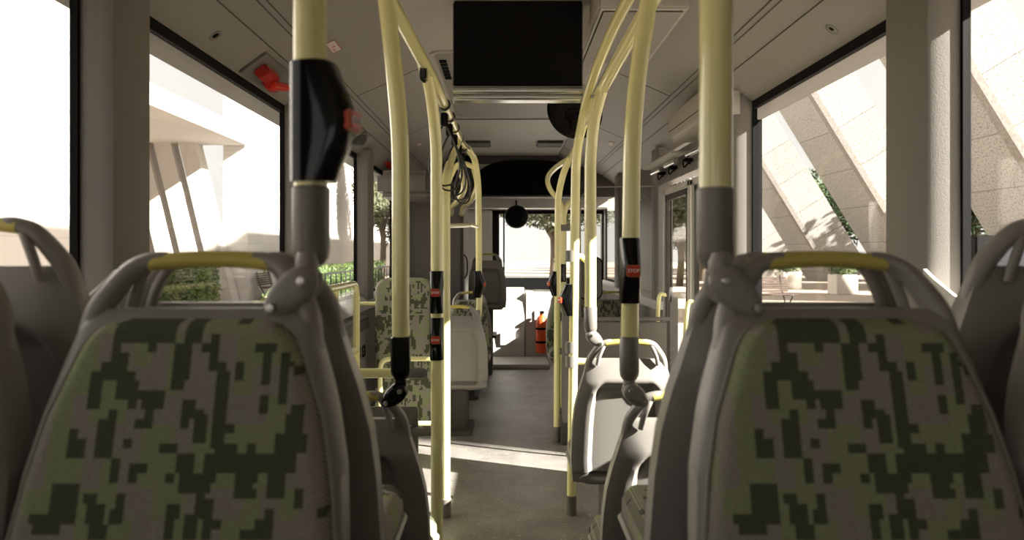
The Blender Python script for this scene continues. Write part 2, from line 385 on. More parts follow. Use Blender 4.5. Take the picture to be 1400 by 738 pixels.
def px2local(x, y):
    u, v = 30 + x / 2.428, 420 + y / 2.428
    k = (v - 345) / 1000                        # z = -k*Y ; Y = 1.02 + LEAN*z - .02
    Y = 1.00 / (1 + LEAN * k); return (u - 690) / 1000 * Y + .413, -k * Y
RECTS = []
for r in DK.split('|'):
    x0, y0, x1, y1 = map(float, r.split())
    a, zt = px2local(x0, y0); b, _ = px2local(x1, y0); c, zb = px2local(x0, y1); d, _ = px2local(x1, y1)
    RECTS.append(((a + c) / 2, (b + d) / 2, zb, zt))
PW, PH = .42, .27                                # repeat of the cloth
def camo(x, z):                                  # z counted down from the handle top (negative)
    row = 0; zz = z
    while zz < -.354: zz += PH; row += 1; x = x + .113 * (1 if row % 2 else -1)
    xx = (x + PW / 2) % PW - PW / 2
    for a, b, c, d in RECTS:
        if a - .0012 <= xx < b + .0012 and c - .001 <= zz < d + .001: return 0
    cx, cz = math.floor(x / .0226), math.floor(z / .036)
    if row and noise.noise(Vector((math.floor(x / .0114) * .33, math.floor(z / .0228) * .29, 5.7))) > .16: return 0
    v = noise.noise(Vector((cx * .71, cz * .63, 3.3))) + .35 * noise.noise(Vector((cx * 2.3, cz * 1.9, 8.1)))
    return 1 if v > .08 else 2
def panel(bm, hw, z0, z1, fy, cell=.0057, thick=.02, xmax=.215, cz=None):
    """cloth panel: cartesian grid clamped to the outline hw(z); fy(x,z)-> y of the front"""
    nx = int(2 * xmax / cell); nz = int((z1 - z0) / cell)
    V = []
    for j in range(nz + 1):
        z = z0 + (z1 - z0) * j / nz; w = hw(z); row = []
        for i in range(nx + 1):
            x = -xmax + 2 * xmax * i / nx; xc = max(-w, min(w, x))
            row.append((xc, fy(xc, z, w), z))
        V.append(row)
    vv = [[bm.verts.new(p) for p in r] for r in V]
    for j in range(nz):
        for i in range(nx):
            q = [vv[j][i], vv[j][i + 1], vv[j + 1][i + 1], vv[j + 1][i]]
            if len({tuple(round(c, 6) for c in v.co) for v in q}) < 3: continue
            f = bm.faces.new(q); c = f.calc_center_median()
            f.material_index = camo(c.x, c.z if cz is None else c.z - cz)
    bmesh.ops.remove_doubles(bm, verts=bm.verts[:], dist=.0001)
    bmesh.ops.delete(bm, geom=[v for v in bm.verts if not v.link_faces], context='VERTS')
    be = [e for e in bm.edges if len(e.link_faces) == 1]
    r = bmesh.ops.extrude_edge_only(bm, edges=be)
    for v in r['geom']:
        if isinstance(v, bmesh.types.BMVert): v.co.y += thick
    return bm
def interp(tab, z):
    if z >= tab[0][0]: return tab[0][1]
    for (a, wa), (b, wb) in zip(tab, tab[1:]):
        if z >= b: t = (a - z) / (a - b); return wa + (wb - wa) * t
    return tab[-1][1]
FAB = [(-.088, .085), (-.091, .105), (-.096, .120), (-.106, .133), (-.125, .144), (-.155, .155), (-.21, .1755), (-.28, .190), (-.355, .200), (-.50, .207), (-.54, .20), (-.555, .18)]
SHL = [(-.076, .135), (-.080, .150), (-.11, .159), (-.14, .168), (-.21, .188), (-.28, .202), (-.355, .208), (-.50, .211), (-.60, .20)]
H = .93
def seat_backrest_shell(bm):
    rings = []; zs = [-.076, -.079, -.086] + [-.10 - .01 * k for k in range(50)] + [-.597, -.60]
    for z in zs:
        w = interp(SHL, z); yb = LEAN * z
        e = max(0, (-.084 - z)) if z > -.1 else .05
        df = .012 + min(.018, max(0, -.076 - z) * .8); db = .012 + .046 * min(1, max(0, -.076 - z) / .10)
        if z < -.55: df = .02; db = .03
        ring = []; n = 40
        for i in range(n + 1):                   # front, slightly dished behind the cloth
            t = -1 + 2 * i / n; x = w * t
            y = -df * (1 - .35 * math.exp(-((1 - abs(t)) / .04) ** 2))
            ring.append((x, yb + y, z))
        for i in range(n + 1):                   # back with a recessed centre
            t = 1 - 2 * i / n; x = w * t
            rz = min(1, max(0, (-.16 - z) / .045)) * min(1, max(0, (z + .59) / .03)); rim = .72 - .16 * max(0, 1 - (-.14 - z) / .12) ** 2 if z < -.14 else .56
            rx = min(1, max(0, (rim - abs(t)) / .12)); rr = rz * rx; rr = rr * rr * (3 - 2 * rr)
            y = db * (1 - .55 * abs(t) ** 4) - .036 * rr
            ring.append((x * (1 if abs(t) < .999 else 1), yb + y, z))
        rings.append([(p[0], p[1], p[2] + H) for p in ring])
    return loft(bm, rings)
def make_seat(name, label, cat, joint=None):
    t = thing(name, (0, 0, 0), label, cat)
    obj('backrest_shell', seat_backrest_shell(bmesh.new()), 'shell', t, angle=50)
    def fy(x, z, w):
        d = min((w - abs(x)) / .022, (-.088 - z) / .02, (z + .555) / .02); d = max(0, min(1, d))
        return LEAN * z - .022 - .026 * math.sqrt(1 - (1 - d) ** 2)
    bm = bmesh.new(); panel(bm, lambda z: interp(FAB, z), -.555, -.088, fy, thick=.02)
    xform(bm, Matrix.Translation((0, 0, H)))
    obj('backrest_fabric', bm, ['camo_d', 'camo_g', 'camo_t'], t, angle=60)
    # stitched piping along the fabric edge
    bm = bmesh.new()
    for s in (-1, 1):
        tube(bm, [(s * (interp(FAB, z) + .002), LEAN * z - .030, H + z) for z in [-.10, -.11, -.125, -.14, -.155, -.18, -.21, -.25, -.28, -.32, -.355, -.42, -.50]], .0022, 6)
    islands('piping', bm, 'pipe', t)
    # handle posts + top
    for s in (-1, 1):
        bm = bmesh.new()
        path = smooth_path([(s * .150, -.035, -.13), (s * .143, -.024, -.082), (s * .122, -.014, -.046), (s * .102, -.005, -.022), (s * .078, 0, -.012), (s * .06, 0, -.010)])
        n = len(path); tube(bm, [(p[0], p[1], p[2] + H) for p in path], [.017 - .006 * k / (n - 1) for k in range(n)], 12, 1.15)
        path = smooth_path([(s * .118, .004, -.10), (s * .112, .008, -.07), (s * .100, .006, -.04), (s * .088, .0, -.018)])
        tube(bm, [(p[0], p[1], p[2] + H) for p in path], .008, 10)
        obj('handle_post', bm, 'shell', t)
    gp = [(x, 0, H - .009 - .006 * (x / .085) ** 2) for x in [-.085 + .17 * k / 12 for k in range(13)]]
    obj('handle_grip', T(gp, .0115, 14, 1.25), 'grip', t)
    # seat pan + cushion
    def rr(hx, y0, y1, z, r=.05, n=5):
        out = []
        for cx, cy, a0 in ((hx - r, y1 - r, 0), (-hx + r, y1 - r, PI / 2), (-hx + r, y0 + r, PI), (hx - r, y0 + r, 1.5 * PI)):
            for k in range(n + 1):
                a = a0 + PI / 2 * k / n; out.append((cx + r * math.cos(a), cy + r * math.sin(a), z))
        return out
    obj('seat_pan', loft(bmesh.new(), [rr(.16, -.47, -.20, .30), rr(.19, -.50, -.18, .335), rr(.205, -.515, -.17, .362), rr(.200, -.51, -.17, .37)]), 'shell', t)
    bm = bmesh.new()
    def fz(x, z, w):
        d = min((w - abs(x)) / .03, (.0 - z + .0) / .03, (z + .43) / .03); d = max(0, min(1, d)); return -.03 * math.sqrt(1 - (1 - d) ** 2)
    panel(bm, lambda z: interp([(0, .17), (-.02, .19), (-.10, .195), (-.38, .195), (-.41, .185), (-.43, .15)], z), -.43, 0, fz, thick=.02, cell=.011)
    xform(bm, Matrix.Translation((0, -.115, .392)) @ Matrix.Rotation(PI / 2, 4, 'X') @ Matrix.Scale(-1, 4, (0, 1, 0)) @ Matrix.Scale(1, 4))
    # after rotation: z->y, y->z ; flip so that it extends towards the sitter's knees
    bmin = min(v.co.y for v in bm.verts)
    if bmin > -.2: xform(bm, Matrix.Translation((0, -.23 , 0)) @ Matrix.Scale(-1, 4, (0, 1, 0)))
    xform(bm, Matrix.Translation((0, -.085, 0)) @ Matrix.Scale(.80, 4, (0, 1, 0)))
    zc = sum(v.co.z for v in bm.verts) / len(bm.verts)
    if zc < .392: xform(bm, Matrix.Translation((0, 0, .784)) @ Matrix.Scale(-1, 4, (0, 0, 1)))
    obj('seat_cushion', bm, ['camo_d', 'camo_g', 'camo_t'], t, angle=60)
    bm = bmesh.new(); box(bm, -.06, .06, -.42, -.19, .02, .31, bev=.01); box(bm, -.10, .10, -.46, -.06, 0, .03, bev=.006)
    obj('pedestal', bm, 'dkgrey', t)
    return t
seat0 = make_seat('bus_seat', 'x', 'seat'); used = [0]
def place_seat(x, y, z, facing, label, group, height=1.0):
    s = seat0 if not used[0] else dup(seat0)
    used[0] = 1; s.location = (x, y, z); s.rotation_euler = (0, 0, 0 if facing == 'back' else PI); s.scale = (1, 1, height)
    return tag(s, label, 'seat', group)
G1 = 'rear-facing seats with camouflage moquette'; G2 = 'forward-facing seats showing grey shells'
ZP = .37                                          # seat podium height at the rear
place_seat(-.410, 1.02, ZP, 'back', 'large camouflage-cloth seat filling the lower left, yellow handle on top', G1)
place_seat(.447, 1.02, ZP, 'back', 'large camouflage-cloth seat filling the lower right, yellow handle on top', G1)
place_seat(-.832, 1.02, ZP, 'back', 'seat cut by the left edge of the picture, only its rim in view', G1)
place_seat(.867, 1.02, ZP, 'back', 'seat cut by the right edge of the picture, pale rim and green cloth edge', G1)
place_seat(-.413, 1.10, ZP, 'fwd', 'grey seat shell right behind the large lower left camouflage seat, back to back', G2)
place_seat(.447, 1.10, ZP, 'fwd', 'grey seat shell right behind the large lower right camouflage seat, back to back', G2)
place_seat(-.84, 1.14, ZP + .055, 'fwd', 'dark grey window seat shell with open handle by the left window', G2)
place_seat(.90, 1.14, ZP + .055, 'fwd', 'dark grey window seat shell with open handle by the right window', G2)
place_seat(-.42, 1.95, 0, 'fwd', 'grey aisle seat shell held by the black pole clamp on the left', G2)
place_seat(.48, 1.95, 0, 'fwd', 'grey aisle seat shell half hidden behind the large right seat, grey clamp on its corner', G2)
place_seat(-.875, 1.95, 0, 'fwd', 'grey window seat shell beside the left guard rail, mostly hidden', G2)
place_seat(.935, 1.95, 0, 'fwd', 'grey window seat shell on the right, mostly hidden behind the large right seat', G2)
place_seat(.48, 2.86, .03, 'fwd', 'sunlit grey aisle seat shell on the right with yellow handle, standing past the stop-button pole', G2)
place_seat(.935, 2.86, .03, 'fwd', 'sunlit grey window seat shell on the right in front of the entrance door', G2)
place_seat(-.33, 5.12, 0, 'fwd', 'small grey seat shell left of the aisle in front of the dark speckled cabinet', G2, 1.0)
place_seat(-.33, 6.9, 0, 'back', 'small camouflage seat left of the aisle facing the camera by the yellow post', G1)
place_seat(.60, 7.0, 0, 'back', 'camouflage aisle seat right of the aisle near the windscreen, facing the camera', G1)
place_seat(1.02, 7.0, 0, 'back', 'camouflage window seat in the far right corner, facing the camera', G1)
place_seat(-.19, 7.95, .36, 'fwd', 'raised dark grey seat beside the far cabinet, left of the windscreen', G2)
# seat podiums
def podium(name, x0, x1, y0, y1, h, label):
    t = thing(name, ((x0 + x1) / 2, (y0 + y1) / 2, 0), label, 'podium')
    a, b = (x1 - x0) / 2, (y1 - y0) / 2
    obj('body', B(-a, a, -b, b, 0, h - .01, bev=.01), 'podium', t); obj('edge_strip', B(-a - .003, a + .003, -b - .003, b + .003, h - .012, h, bev=.003), 'sleeve', t)
podium('seat_podium', -1.05, -.28, -.4, 1.62, .37, 'raised dark podium under the back-to-back seats on the left')
podium('seat_podium', .30, 1.16, -.4, 1.62, .37, 'raised dark podium under the back-to-back seats on the right')
podium('seat_podium', -.41, -.13, 7.75, 8.25, .36, 'small podium under the raised seat beside the far cabinet')
hb = thing('heater_box', (.60, 2.85, 0), 'pale box with dark skirting under the sunlit right seats', 'box')
obj('casing', B(-.16, .60, .27, .5, .07, .28, bev=.01), 'white', hb); obj('skirting', B(-.155, .595, .275, .495, 0, .07), 'dkgrey', hb)

# ================= POLES =================
RP = .023
def stop_box(parent, z, h, ang, lettering=True, r=.028):
    """black moulded stop button box on a pole; ang = direction its face looks to (0 = towards the camera)"""
    prof = [(0, .004), (.03, .006), (.12, .010), (.25, .018), (.38, .024), (.5, .026), (.62, .024), (.75, .018), (.88, .010), (.97, .006), (1, .004)]
    rings = []
    for t, d in prof:
        ring = []
        for k in range(20):
            a = 2 * PI * k / 20; x = r * math.cos(a); y = r * math.sin(a)
            if y < 0: x = r * math.copysign(abs(math.cos(a)) ** .7, math.cos(a)); y = -(r + d * 1.35) * abs(math.sin(a)) ** .7
            ring.append((x, y, (t - .5) * h))
        rings.append(ring)
    b = obj('stop_button_box', loft(bmesh.new(), rings), 'black', parent, loc=(0, 0, z), rot=(0, 0, ang))
    yf = -r - .026 * 1.33
    bm = B(-.0178, .0178, yf - .0035, yf + .004, -.0153, .0153, bev=.003); obj('button_rim', bm, 'gold', b)
    bm = B(-.0165, .0165, yf - .0050, yf + .010, -.014, .014, bev=.0025); obj('button', bm, 'red', b)
    if lettering:
        me = STOP; o = bpy.data.objects.new('lettering', me); COL.objects.link(o); o.parent = b; o.location = (0, yf - .0054, 0); o.rotation_euler = (PI / 2, 0, 0)
    return b
STOP = text_mesh('STOP', .0125); STOP.materials.append(M['letter'])
def sleeve(parent, p, top, h, m, r=.0265):
    prof = [(.023, 0), (r, -.003), (r, -h * .78), (r * .93, -h * .88), (r * .7, -h * .96), (.010, -h), (0, -h)]
    obj('sleeve', lathe(bmesh.new(), prof, 24, c=(p[0], p[1], top)), m, parent)
def clamp(parent, c, sx, m, length=.062, fw=.0):
    """two-shell joint: pod leaning from the pole's foot down and outwards to the handle corner"""
    c = (c[0], c[1] - fw, c[2]); d = Vector((sx * .70, 0, -.62)).normalized(); up = Vector((0, 1, 0)); n = d.cross(up)
    for q, off in ((0, -.013), (1, .013)):
        rings = []
        for k in range(9):
            a = -PI / 2 + PI * k / 8; cc = max(math.cos(a), .03)
            ring = []
            for j in range(20):
                b = 2 * PI * j / 20; ca, sa = math.cos(b), math.sin(b)
                e = .5 + .5 * ca; wd = .030 - .011 * (1 - e)
                p = Vector(c) + d * (-ca * length * .5 * cc ** .5 + length * .28) + n * (sa * wd * cc ** .5) + up * (off + .0135 * math.sin(a))
                ring.append(p * 1)
            rings.append([tuple(p) for p in ring])
        obj('clamp_shell', loft(bmesh.new(), rings), m, parent)
    bm = bmesh.new()
    for f, w in ((-.05, .0), (.8, .0)):
        cc = Vector(c) + d * (length * (.0 if f < 0 else .6))
        lathe(bm, [(0, -.034), (.0055, -.0335), (.0065, -.029), (.0065, -.02)], 12, 'y', c=tuple(cc))
    islands('bolt', bm, 'bolt', parent)
    obj('ball', lathe(bmesh.new(), [(0, .03), (.012, .028), (.016, .015), (.016, 0), (.010, -.01)], 16, c=tuple(Vector(c) + Vector((0, 0, .01)))), m, parent)
def pole(path, label, group='yellow grab poles', r=RP, name='grab_pole'):
    p0 = path[-1]; t = thing(name, (p0[0], p0[1], p0[2]), label, 'pole', group)
    pts = [Vector(p) - Vector(p0) for p in path]
    obj('tube', T(round_path(pts, .12, 8), r, 20), 'yellow', t); return t
def foot(t, h=.09, r=.027): obj('foot_sleeve', lathe(bmesh.new(), [(0, 0), (r, 0), (r, h), (r - .003, h + .002), (.02, h + .002)]), 'sleeve', t)
def ring(t, z, r=.0245, h=.006, p=(0, 0)): obj('joint_ring', lathe(bmesh.new(), [(.02, z), (r, z), (r, z + h), (.02, z + h)], c=(p[0], p[1], 0)), 'bolt', t)
E = EYE
# row one, left: pole carrying a side-facing stop box, grey sleeve, clamp
t = pole([(-.275, 1.02, E + 1.02), (-.270, 1.02, E + .02)], 'thick yellow pole top left with big black button box and grey sleeve')
stop_box(t, .16, .165, PI / 2 * .86, r=.029)
sleeve(t, (0, 0), .072, .112, 'sleeve', .026); clamp(t, (0, .0, -.058), -1, 'shell', .090, .022)
# row one, right
t = pole([(.297, 1.02, E + 1.02), (.294, 1.02, E + .02)], 'thick plain yellow pole top right ending in a grey sleeve')
sleeve(t, (0, 0), .070, .114, 'sleeve', .026); clamp(t, (0, 0, -.058), 1, 'shell', .090, .022)
# row two, left (black sleeve)
t = pole([(-.330, 1.92, E + .84), (-.292, 1.92, E + .50), (-.273, 1.92, E + .30), (-.273, 1.92, E - .30)], 'yellow pole left of the aisle ending in a black sleeve and black clamp')
sleeve(t, (0, 0), .080, .115, 'black', .0265); clamp(t, (0, 0, -.06), -1, 'black', .078)
# row two, right
t = pole([(.400, 1.92, E + .80), (.350, 1.92, E + .48), (.334, 1.92, E + .30), (.327, 1.92, E - .30)], 'yellow pole right of the aisle with forward stop button above a grey sleeve')
stop_box(t, .253, .17, 0, r=.027); sleeve(t, (0, 0), .08, .118, 'sleeve', .0255); clamp(t, (0, 0, -.060), 1, 'shell', .078)
# row three right
t = pole([(.375, 2.80, E + .63), (.345, 2.82, E + .52), (.333, 2.84, E + .38), (.333, 2.84, E - .26)], 'yellow pole ending in a grey sleeve on the sunlit right seat corner')
sleeve(t, (0, 0), .05, .105, 'sleeve', .0255); clamp(t, (0, 0, -.06), 1, 'shell', .078); ring(t, .86, p=(.022, -.02))
# 598 : floor pole with two stop boxes, left
t = pole([(-.30, 2.66, E + .70), (-.285, 2.80, E + .63), (-.268, 2.87, E + .45), (-.266, 2.87, 0)], 'yellow floor pole left of the aisle with two STOP button boxes stacked')
stop_box(t, E - .155, .165, 0, r=.027); stop_box(t, E - .337, .165, 0, r=.027); foot(t)
# 784 pole right
t = pole([(.385, 3.45, E + .64), (.365, 3.56, E + .58), (.352, 3.62, E + .44), (.330, 3.63, 0)], 'yellow floor pole right of the aisle standing beside the sunlit seat, grey foot')
stop_box(t, E - .235, .155, -PI / 2 * .8, r=.027); foot(t, .095)
for z in (E - .018, E - .47, E - .54):
    obj('collar', lathe(bmesh.new(), [(.02, z - .028), (.030, z - .028), (.030, z + .028), (.02, z + .028)]), 'sleeve', t)
bm = bmesh.new(); tube(bm, [(.0, 0, E - .018), (.05, 0.02, E - .018), (.085, .05, E - .05), (.085, .05, E - .10)], .014); tube(bm, [(0, 0, E - .54), (.05, .0, E - .54), (.16, 0, E - .545)], .017)
islands('side_arm', bm, 'yellow', t)
# 761 pole
t = pole([(.43, 4.75, E + .62), (.40, 4.95, E + .55), (.368, 5.03, E + .40), (.358, 5.04, 0)], 'thin yellow floor pole right of the aisle farther forward, button box facing the aisle')
stop_box(t, E - .215, .17, -PI / 2 * .8, r=.026); foot(t, .1)
for z in (.17, .62, .87, 1.47):
    obj('panel_clip', B(0.01, .10, -.02, .02, z - .022, z + .022, bev=.006), 'sleeve', t)
# 771 post with Y fork
t = pole([(.46, 5.7, E + .30), (.455, 5.7, 0)], 'yellow post with a forked top near the windscreen, black button box')
bm = bmesh.new()
tube(bm, smooth_path([(.005, 0, E + .27), (-.02, 0, E + .38), (-.10, -.0, E + .49), (-.125, -.1, E + .57), (-.09, -.4, E + .61), (-.025, -.9, E + .62)], 6), .02)
tube(bm, smooth_path([(.005, 0, E + .27), (.03, 0, E + .36), (.09, 0, E + .42)], 5), .02)
obj('fork', bm, 'yellow', t)
stop_box(t, E - .16, .14, -PI / 2 * .8, r=.026); foot(t)
# 655 left post
t = pole([(-.245, 4.95, E + .70), (-.21, 5.22, E + .66), (-.19, 5.30, E + .50), (-.183, 5.26, E - .42), (-.20, 5.17, .80)], 'yellow post left of the aisle farther forward with an aisle-facing button box')
stop_box(t, E - .225 - .80, .19, PI / 2, r=.026); foot(t)
t = pole([(-.27, 4.3, E + .67), (-.29, 4.0, E + .52), (-.292, 3.62, E + .36), (-.29, 3.60, 0)], 'yellow post hidden right behind the double button pole'); foot(t)
# ---- handrails ----
hl = thing('handrail', (-.27, 2.4, E + .66), 'yellow overhead handrail left of the aisle carrying the hanging straps', 'handrail', 'overhead handrails')
bm = bmesh.new(); o0 = Vector((-.27, 2.4, E + .66))
tube(bm, [Vector(p) - o0 for p in smooth_path([(-.335, 1.0, E + .72), (-.325, 1.9, E + .71), (-.30, 2.5, E + .69), (-.275, 2.9, E + .665), (-.27, 3.6, E + .66), (-.265, 4.5, E + .675), (-.25, 4.95, E + .70)], 8)], .0225, 20)
obj('rail', bm, 'yellow', hl)
bm = bmesh.new()
tube(bm, [Vector(p) - o0 for p in round_path([(-.195, 5.25, E + .60), (-.33, 5.25, E + .66), (-.42, 5.3, E + .50), (-.42, 5.3, E + .2)], .1)], .019, 14)
obj('crossbar', bm, 'yellow', hl)
bm = bmesh.new()
for dx in (-.10, 0): tube(bm, [Vector(p) - o0 for p in smooth_path([(-.22 + dx, 5.3, E + .62), (-.21 + dx, 5.6, E + .50), (-.29 + dx, 6.0, E + .42), (-.36 + dx, 6.4, E + .40), (-.40 + dx, 6.8, E + .36)], 6)], .026, 12)
islands('curved_tube', bm, 'yellow', hl)
obj('mount', B(-.035, -.01, .22, .28, -.04, .02, bev=.006), 'black', hl)
tie = bmesh.new(); tube(tie, [Vector(p) - o0 for p in round_path([(-.285, 3.60, E + .13), (-.20, 4.3, E + .16), (-.19, 5.28, E + .18), (-.186, 5.29, E + .05)], .1)], .012, 10); obj('tie_bar', tie, 'yellow', hl)
hr = thing('handrail', (.37, 2.4, E + .64), 'yellow overhead handrail right of the aisle passing the round black mirror', 'handrail', 'overhead handrails'); o1 = Vector((.37, 2.4, E + .64))
bm = bmesh.new(); tube(bm, [Vector(p) - o1 for p in smooth_path([(.42, 1.0, E + .70), (.405, 1.8, E + .69), (.39, 2.4, E + .66), (.375, 2.85, E + .625), (.375, 3.5, E + .62)], 8)], .0225, 20); obj('rail', bm, 'yellow', hr)
bm = bmesh.new(); tube(bm, [Vector(p) - o1 for p in smooth_path([(.37, 1.9, E + .75), (.355, 2.45, E + .73), (.345, 3.0, E + .66), (.36, 3.55, E + .57)], 8)], .019, 16); obj('second_rail', bm, 'yellow', hr)
bm = bmesh.new(); tube(bm, [Vector(p) - o1 for p in smooth_path([(.38, 3.5, E + .61), (.42, 4.2, E + .63), (.43, 4.8, E + .62)], 6)], .02, 14); obj('far_rail', bm, 'yellow', hr)
# hanging straps
sy = [3.25, 3.55, 3.9, 4.3, 4.7]; lab = ['nearest', 'second nearest', 'middle', 'second farthest', 'farthest']
st0 = None
for i, y in enumerate(sy):
    x, z = -.268, E + .66 + (y - 3.6) * .012
    if st0 is None:
        st0 = thing('hanging_strap', (x, y, z), 'x', 'strap')
        obj('hook', lathe(bmesh.new(), [(.0235, -.012), (.0275, -.012), (.0275, .012), (.0235, .012)], 20, 'y'), 'cable', st0)
        obj('buckle', B(-.016, .016, -.012, .012, -.095, -.035, bev=.005), 'rubber', st0)
        loop = [(.062 * math.sin(a) * (1 - .55 * math.cos(a)), 0, -.225 + .135 * math.cos(a)) for a in [2 * PI * k / 24 for k in range(25)]]
        obj('loop', T([(p[0], p[1], p[2]) for p in loop], .0042, 8, 1.8, cap=False), 'cable', st0); s = st0
    else: s = dup(st0)
    s.location = (x, y, z); s.rotation_euler = (0, 0, [.25, -.45, .6, -.2, .8][i])
    tag(s, '%s black looped strap hanging from the left yellow handrail' % lab[i], 'strap', 'hanging straps')
# black disc mirror on right rail
mr = thing('round_mirror', (.36, 3.78, E + .725), 'large round black mirror seen from its back under the right of the ceiling', 'mirror')
bm = lathe(bmesh.new(), [(0, .03), (.08, .027), (.135, .012), (.15, -.005), (.150, -.012), (.14, -.015), (0, -.016)], 40, 'y')
xform(bm, Matrix.Rotation(math.radians(14), 4, 'Z') @ Matrix.Rotation(math.radians(-12), 4, 'X')); bmesh.ops.translate(bm, verts=bm.verts[:], vec=(0, 0, 0)); obj('mirror_back', bm, 'black', mr)
obj('bracket', B(-.045, .015, -.055, -.01, -.035, .01, bev=.006), 'rubber', mr); obj('arm', T([(-.03, -.045, -.01), (.02, -.10, -.02), (.03, -.14, -.05)], .011, 10), 'black', mr)
mf = thing('convex_mirror', (.13, 8.0, E + .39), 'small round black convex mirror hanging before the windscreen', 'mirror')
obj('mirror_face', lathe(bmesh.new(), [(0, -.05), (.05, -.044), (.09, -.028), (.118, 0)], 32, 'y'), 'screen', mf); obj('rim', lathe(bmesh.new(), [(.114, -.008), (.126, -.008), (.128, .02), (.09, .06), (.0, .07)], 32, 'y'), 'black', mf)
obj('stalk', T([(0, .05, .02), (0, .2, .19), (0, .76, .20)], .01, 8), 'black', mf)
# ---- screen ----
sc = thing('ceiling_screen', (CX + .005, 3.2, E + 1.1), 'black passenger display hanging from the ceiling over the aisle', 'screen')
obj('housing', B(-.285, .285, 0, .09, -.375, 0.0, bev=.008), 'plastic', sc)
obj('display', B(-.28, .28, -.008, .004, -.372, -.002, bev=.003), 'screen', sc)
bm = bmesh.new()
for z, r in ((-.395, .017), (-.423, .012)): tube(bm, [(-.285, .0, z), (.285, .0, z)], r, 16)
box(bm, -.283, .283, 0.0, .06, -.435, -.375); obj('bottom_rail', bm, 'chrome', sc)
for s in (-1, 1): obj('end_cap', B(s * .288 - .006, s * .288 + .006, -.02, .07, -.44, -.365, bev=.004), 'chrome', sc)
# recessed hatch & its vents
ht = thing('ceiling_hatch', (CX, 4.95, E + 1.1), 'grey recessed hatch in the ceiling behind the hanging display', 'hatch')
bm = bmesh.new()
def rrect(hx, hy, r, z, n=5):
    out = []
    for sx, sy_, a0 in ((1, 1, 0), (-1, 1, PI / 2), (-1, -1, PI), (1, -1, 1.5 * PI)):
        for k in range(n + 1):
            a = a0 + PI / 2 * k / n; out.append((sx * (hx - r) + r * math.cos(a), sy_ * (hy - r) + r * math.sin(a), z))
    return out
loft(bm, [rrect(.47, .98, .09, .0), rrect(.47, .98, .09, -.012), rrect(.455, .965, .08, -.014), rrect(.445, .955, .07, -.004)]); obj('frame', bm, 'ceiling', ht)
obj('cover', loft(bmesh.new(), [rrect(.44, .95, .07, -.002), rrect(.44, .95, .07, -.0075)]), 'cove', ht)
bm = bmesh.new()
for k in range(6): box(bm, -.425, -.385, -.80 + k * .08, -.75 + k * .08, -.014, -.006)
islands('vent', bm, 'dark', ht, angle=30)
vs = None
for i, x in enumerate((-.29, .43)):
    if vs is None:
        vs = thing('ceiling_vent', (0, 0, 0), 'x', 'vent')
        obj('frame', B(-.13, .13, -.16, .16, -.022, 0, bev=.008), 'dkgrey', vs)
        bm = bmesh.new()
        for k in range(9): box(bm, -.115, .115, -.145 + k * .033, -.128 + k * .033, -.027, -.02)
        obj('grille', bm, 'plastic', vs); v = vs
    else: v = dup(vs)
    v.location = (x + .02, 7.35, E + 1.1); tag(v, ('left' if i == 0 else 'right') + ' slotted grey vent in the ceiling before the dark arch', 'vent', 'ceiling vents')
lb = thing('ceiling_locker', (.57, 3.55, E + .985), 'flat beige box under the ceiling right of the hanging display', 'box')
obj('body', B(-.19, .18, -.6, .27, 0, .14, bev=.01), 'ceiling', lb); obj('lid', B(-.17, .16, -.57, .24, -.006, 0.002, bev=.004), 'cove', lb)
# small ceiling spots
for x, y, lb_ in ((-1.085, 2.74, 'left'), (1.192, 2.66, 'right')):
    s = thing('ceiling_nozzle', (x, y, E + .815), 'small oval dark nozzle in the %s cove above the window' % lb_, 'nozzle', 'cove nozzles')
    s.rotation_euler = (0, math.radians(35 if x > 0 else -35), 0)
    obj('ring', lathe(bmesh.new(), [(.014, -.004), (.026, -.006), (.028, 0), (.026, .004)]), 'sleeve', s); obj('lens', lathe(bmesh.new(), [(0, -.006), (.015, -.004), (.015, .004)]), 'dark', s)
# emergency hammers
def hammer(x, y, z, s_, label):
    t = thing('emergency_hammer', (x, y, z), label, 'hammer', 'red emergency hammers', 0); t.rotation_euler = (0, math.radians(-36), 0); t.scale = (s_, s_, s_)
    obj('holder', B(-.05, .05, -.16, .16, -.004, .004, bev=.003), 'sleeve', t)
    bm = bmesh.new(); box(bm, -.022, .022, -.115, .0, -.035, -.002, bev=.006); box(bm, -.032, .0, -.035, .03, -.045, -.01, bev=.006); islands('casing', bm, 'hammer', t)
    obj('hammer_head', T([(-.01, -.03, -.04), (.015, .03, -.052), (.02, .07, -.045)], [.016, .013, .008], 12), 'red', t)
hammer(-1.075, 3.35, E + .812, 1.45, 'red emergency hammer holder above the left window, nearer one')
hammer(-1.075, 6.75, E + .825, 1, 'small red emergency hammer holder above the far left window')
bm = lathe(bmesh.new(), [(0, -.085), (.04, -.08), (.06, -.05), (.06, 0), (0, 0)], 8); o = obj('cover', bm, 'dkgrey')
dm = thing('camera_dome', (-1.06, 5.3, E + .86), 'dark faceted camera dome beneath the left cove by the thick pole', 'camera'); o.parent = dm; obj('base', B(-.075, .075, -.075, .075, -.012, .006, bev=.004), 'sleeve', dm)
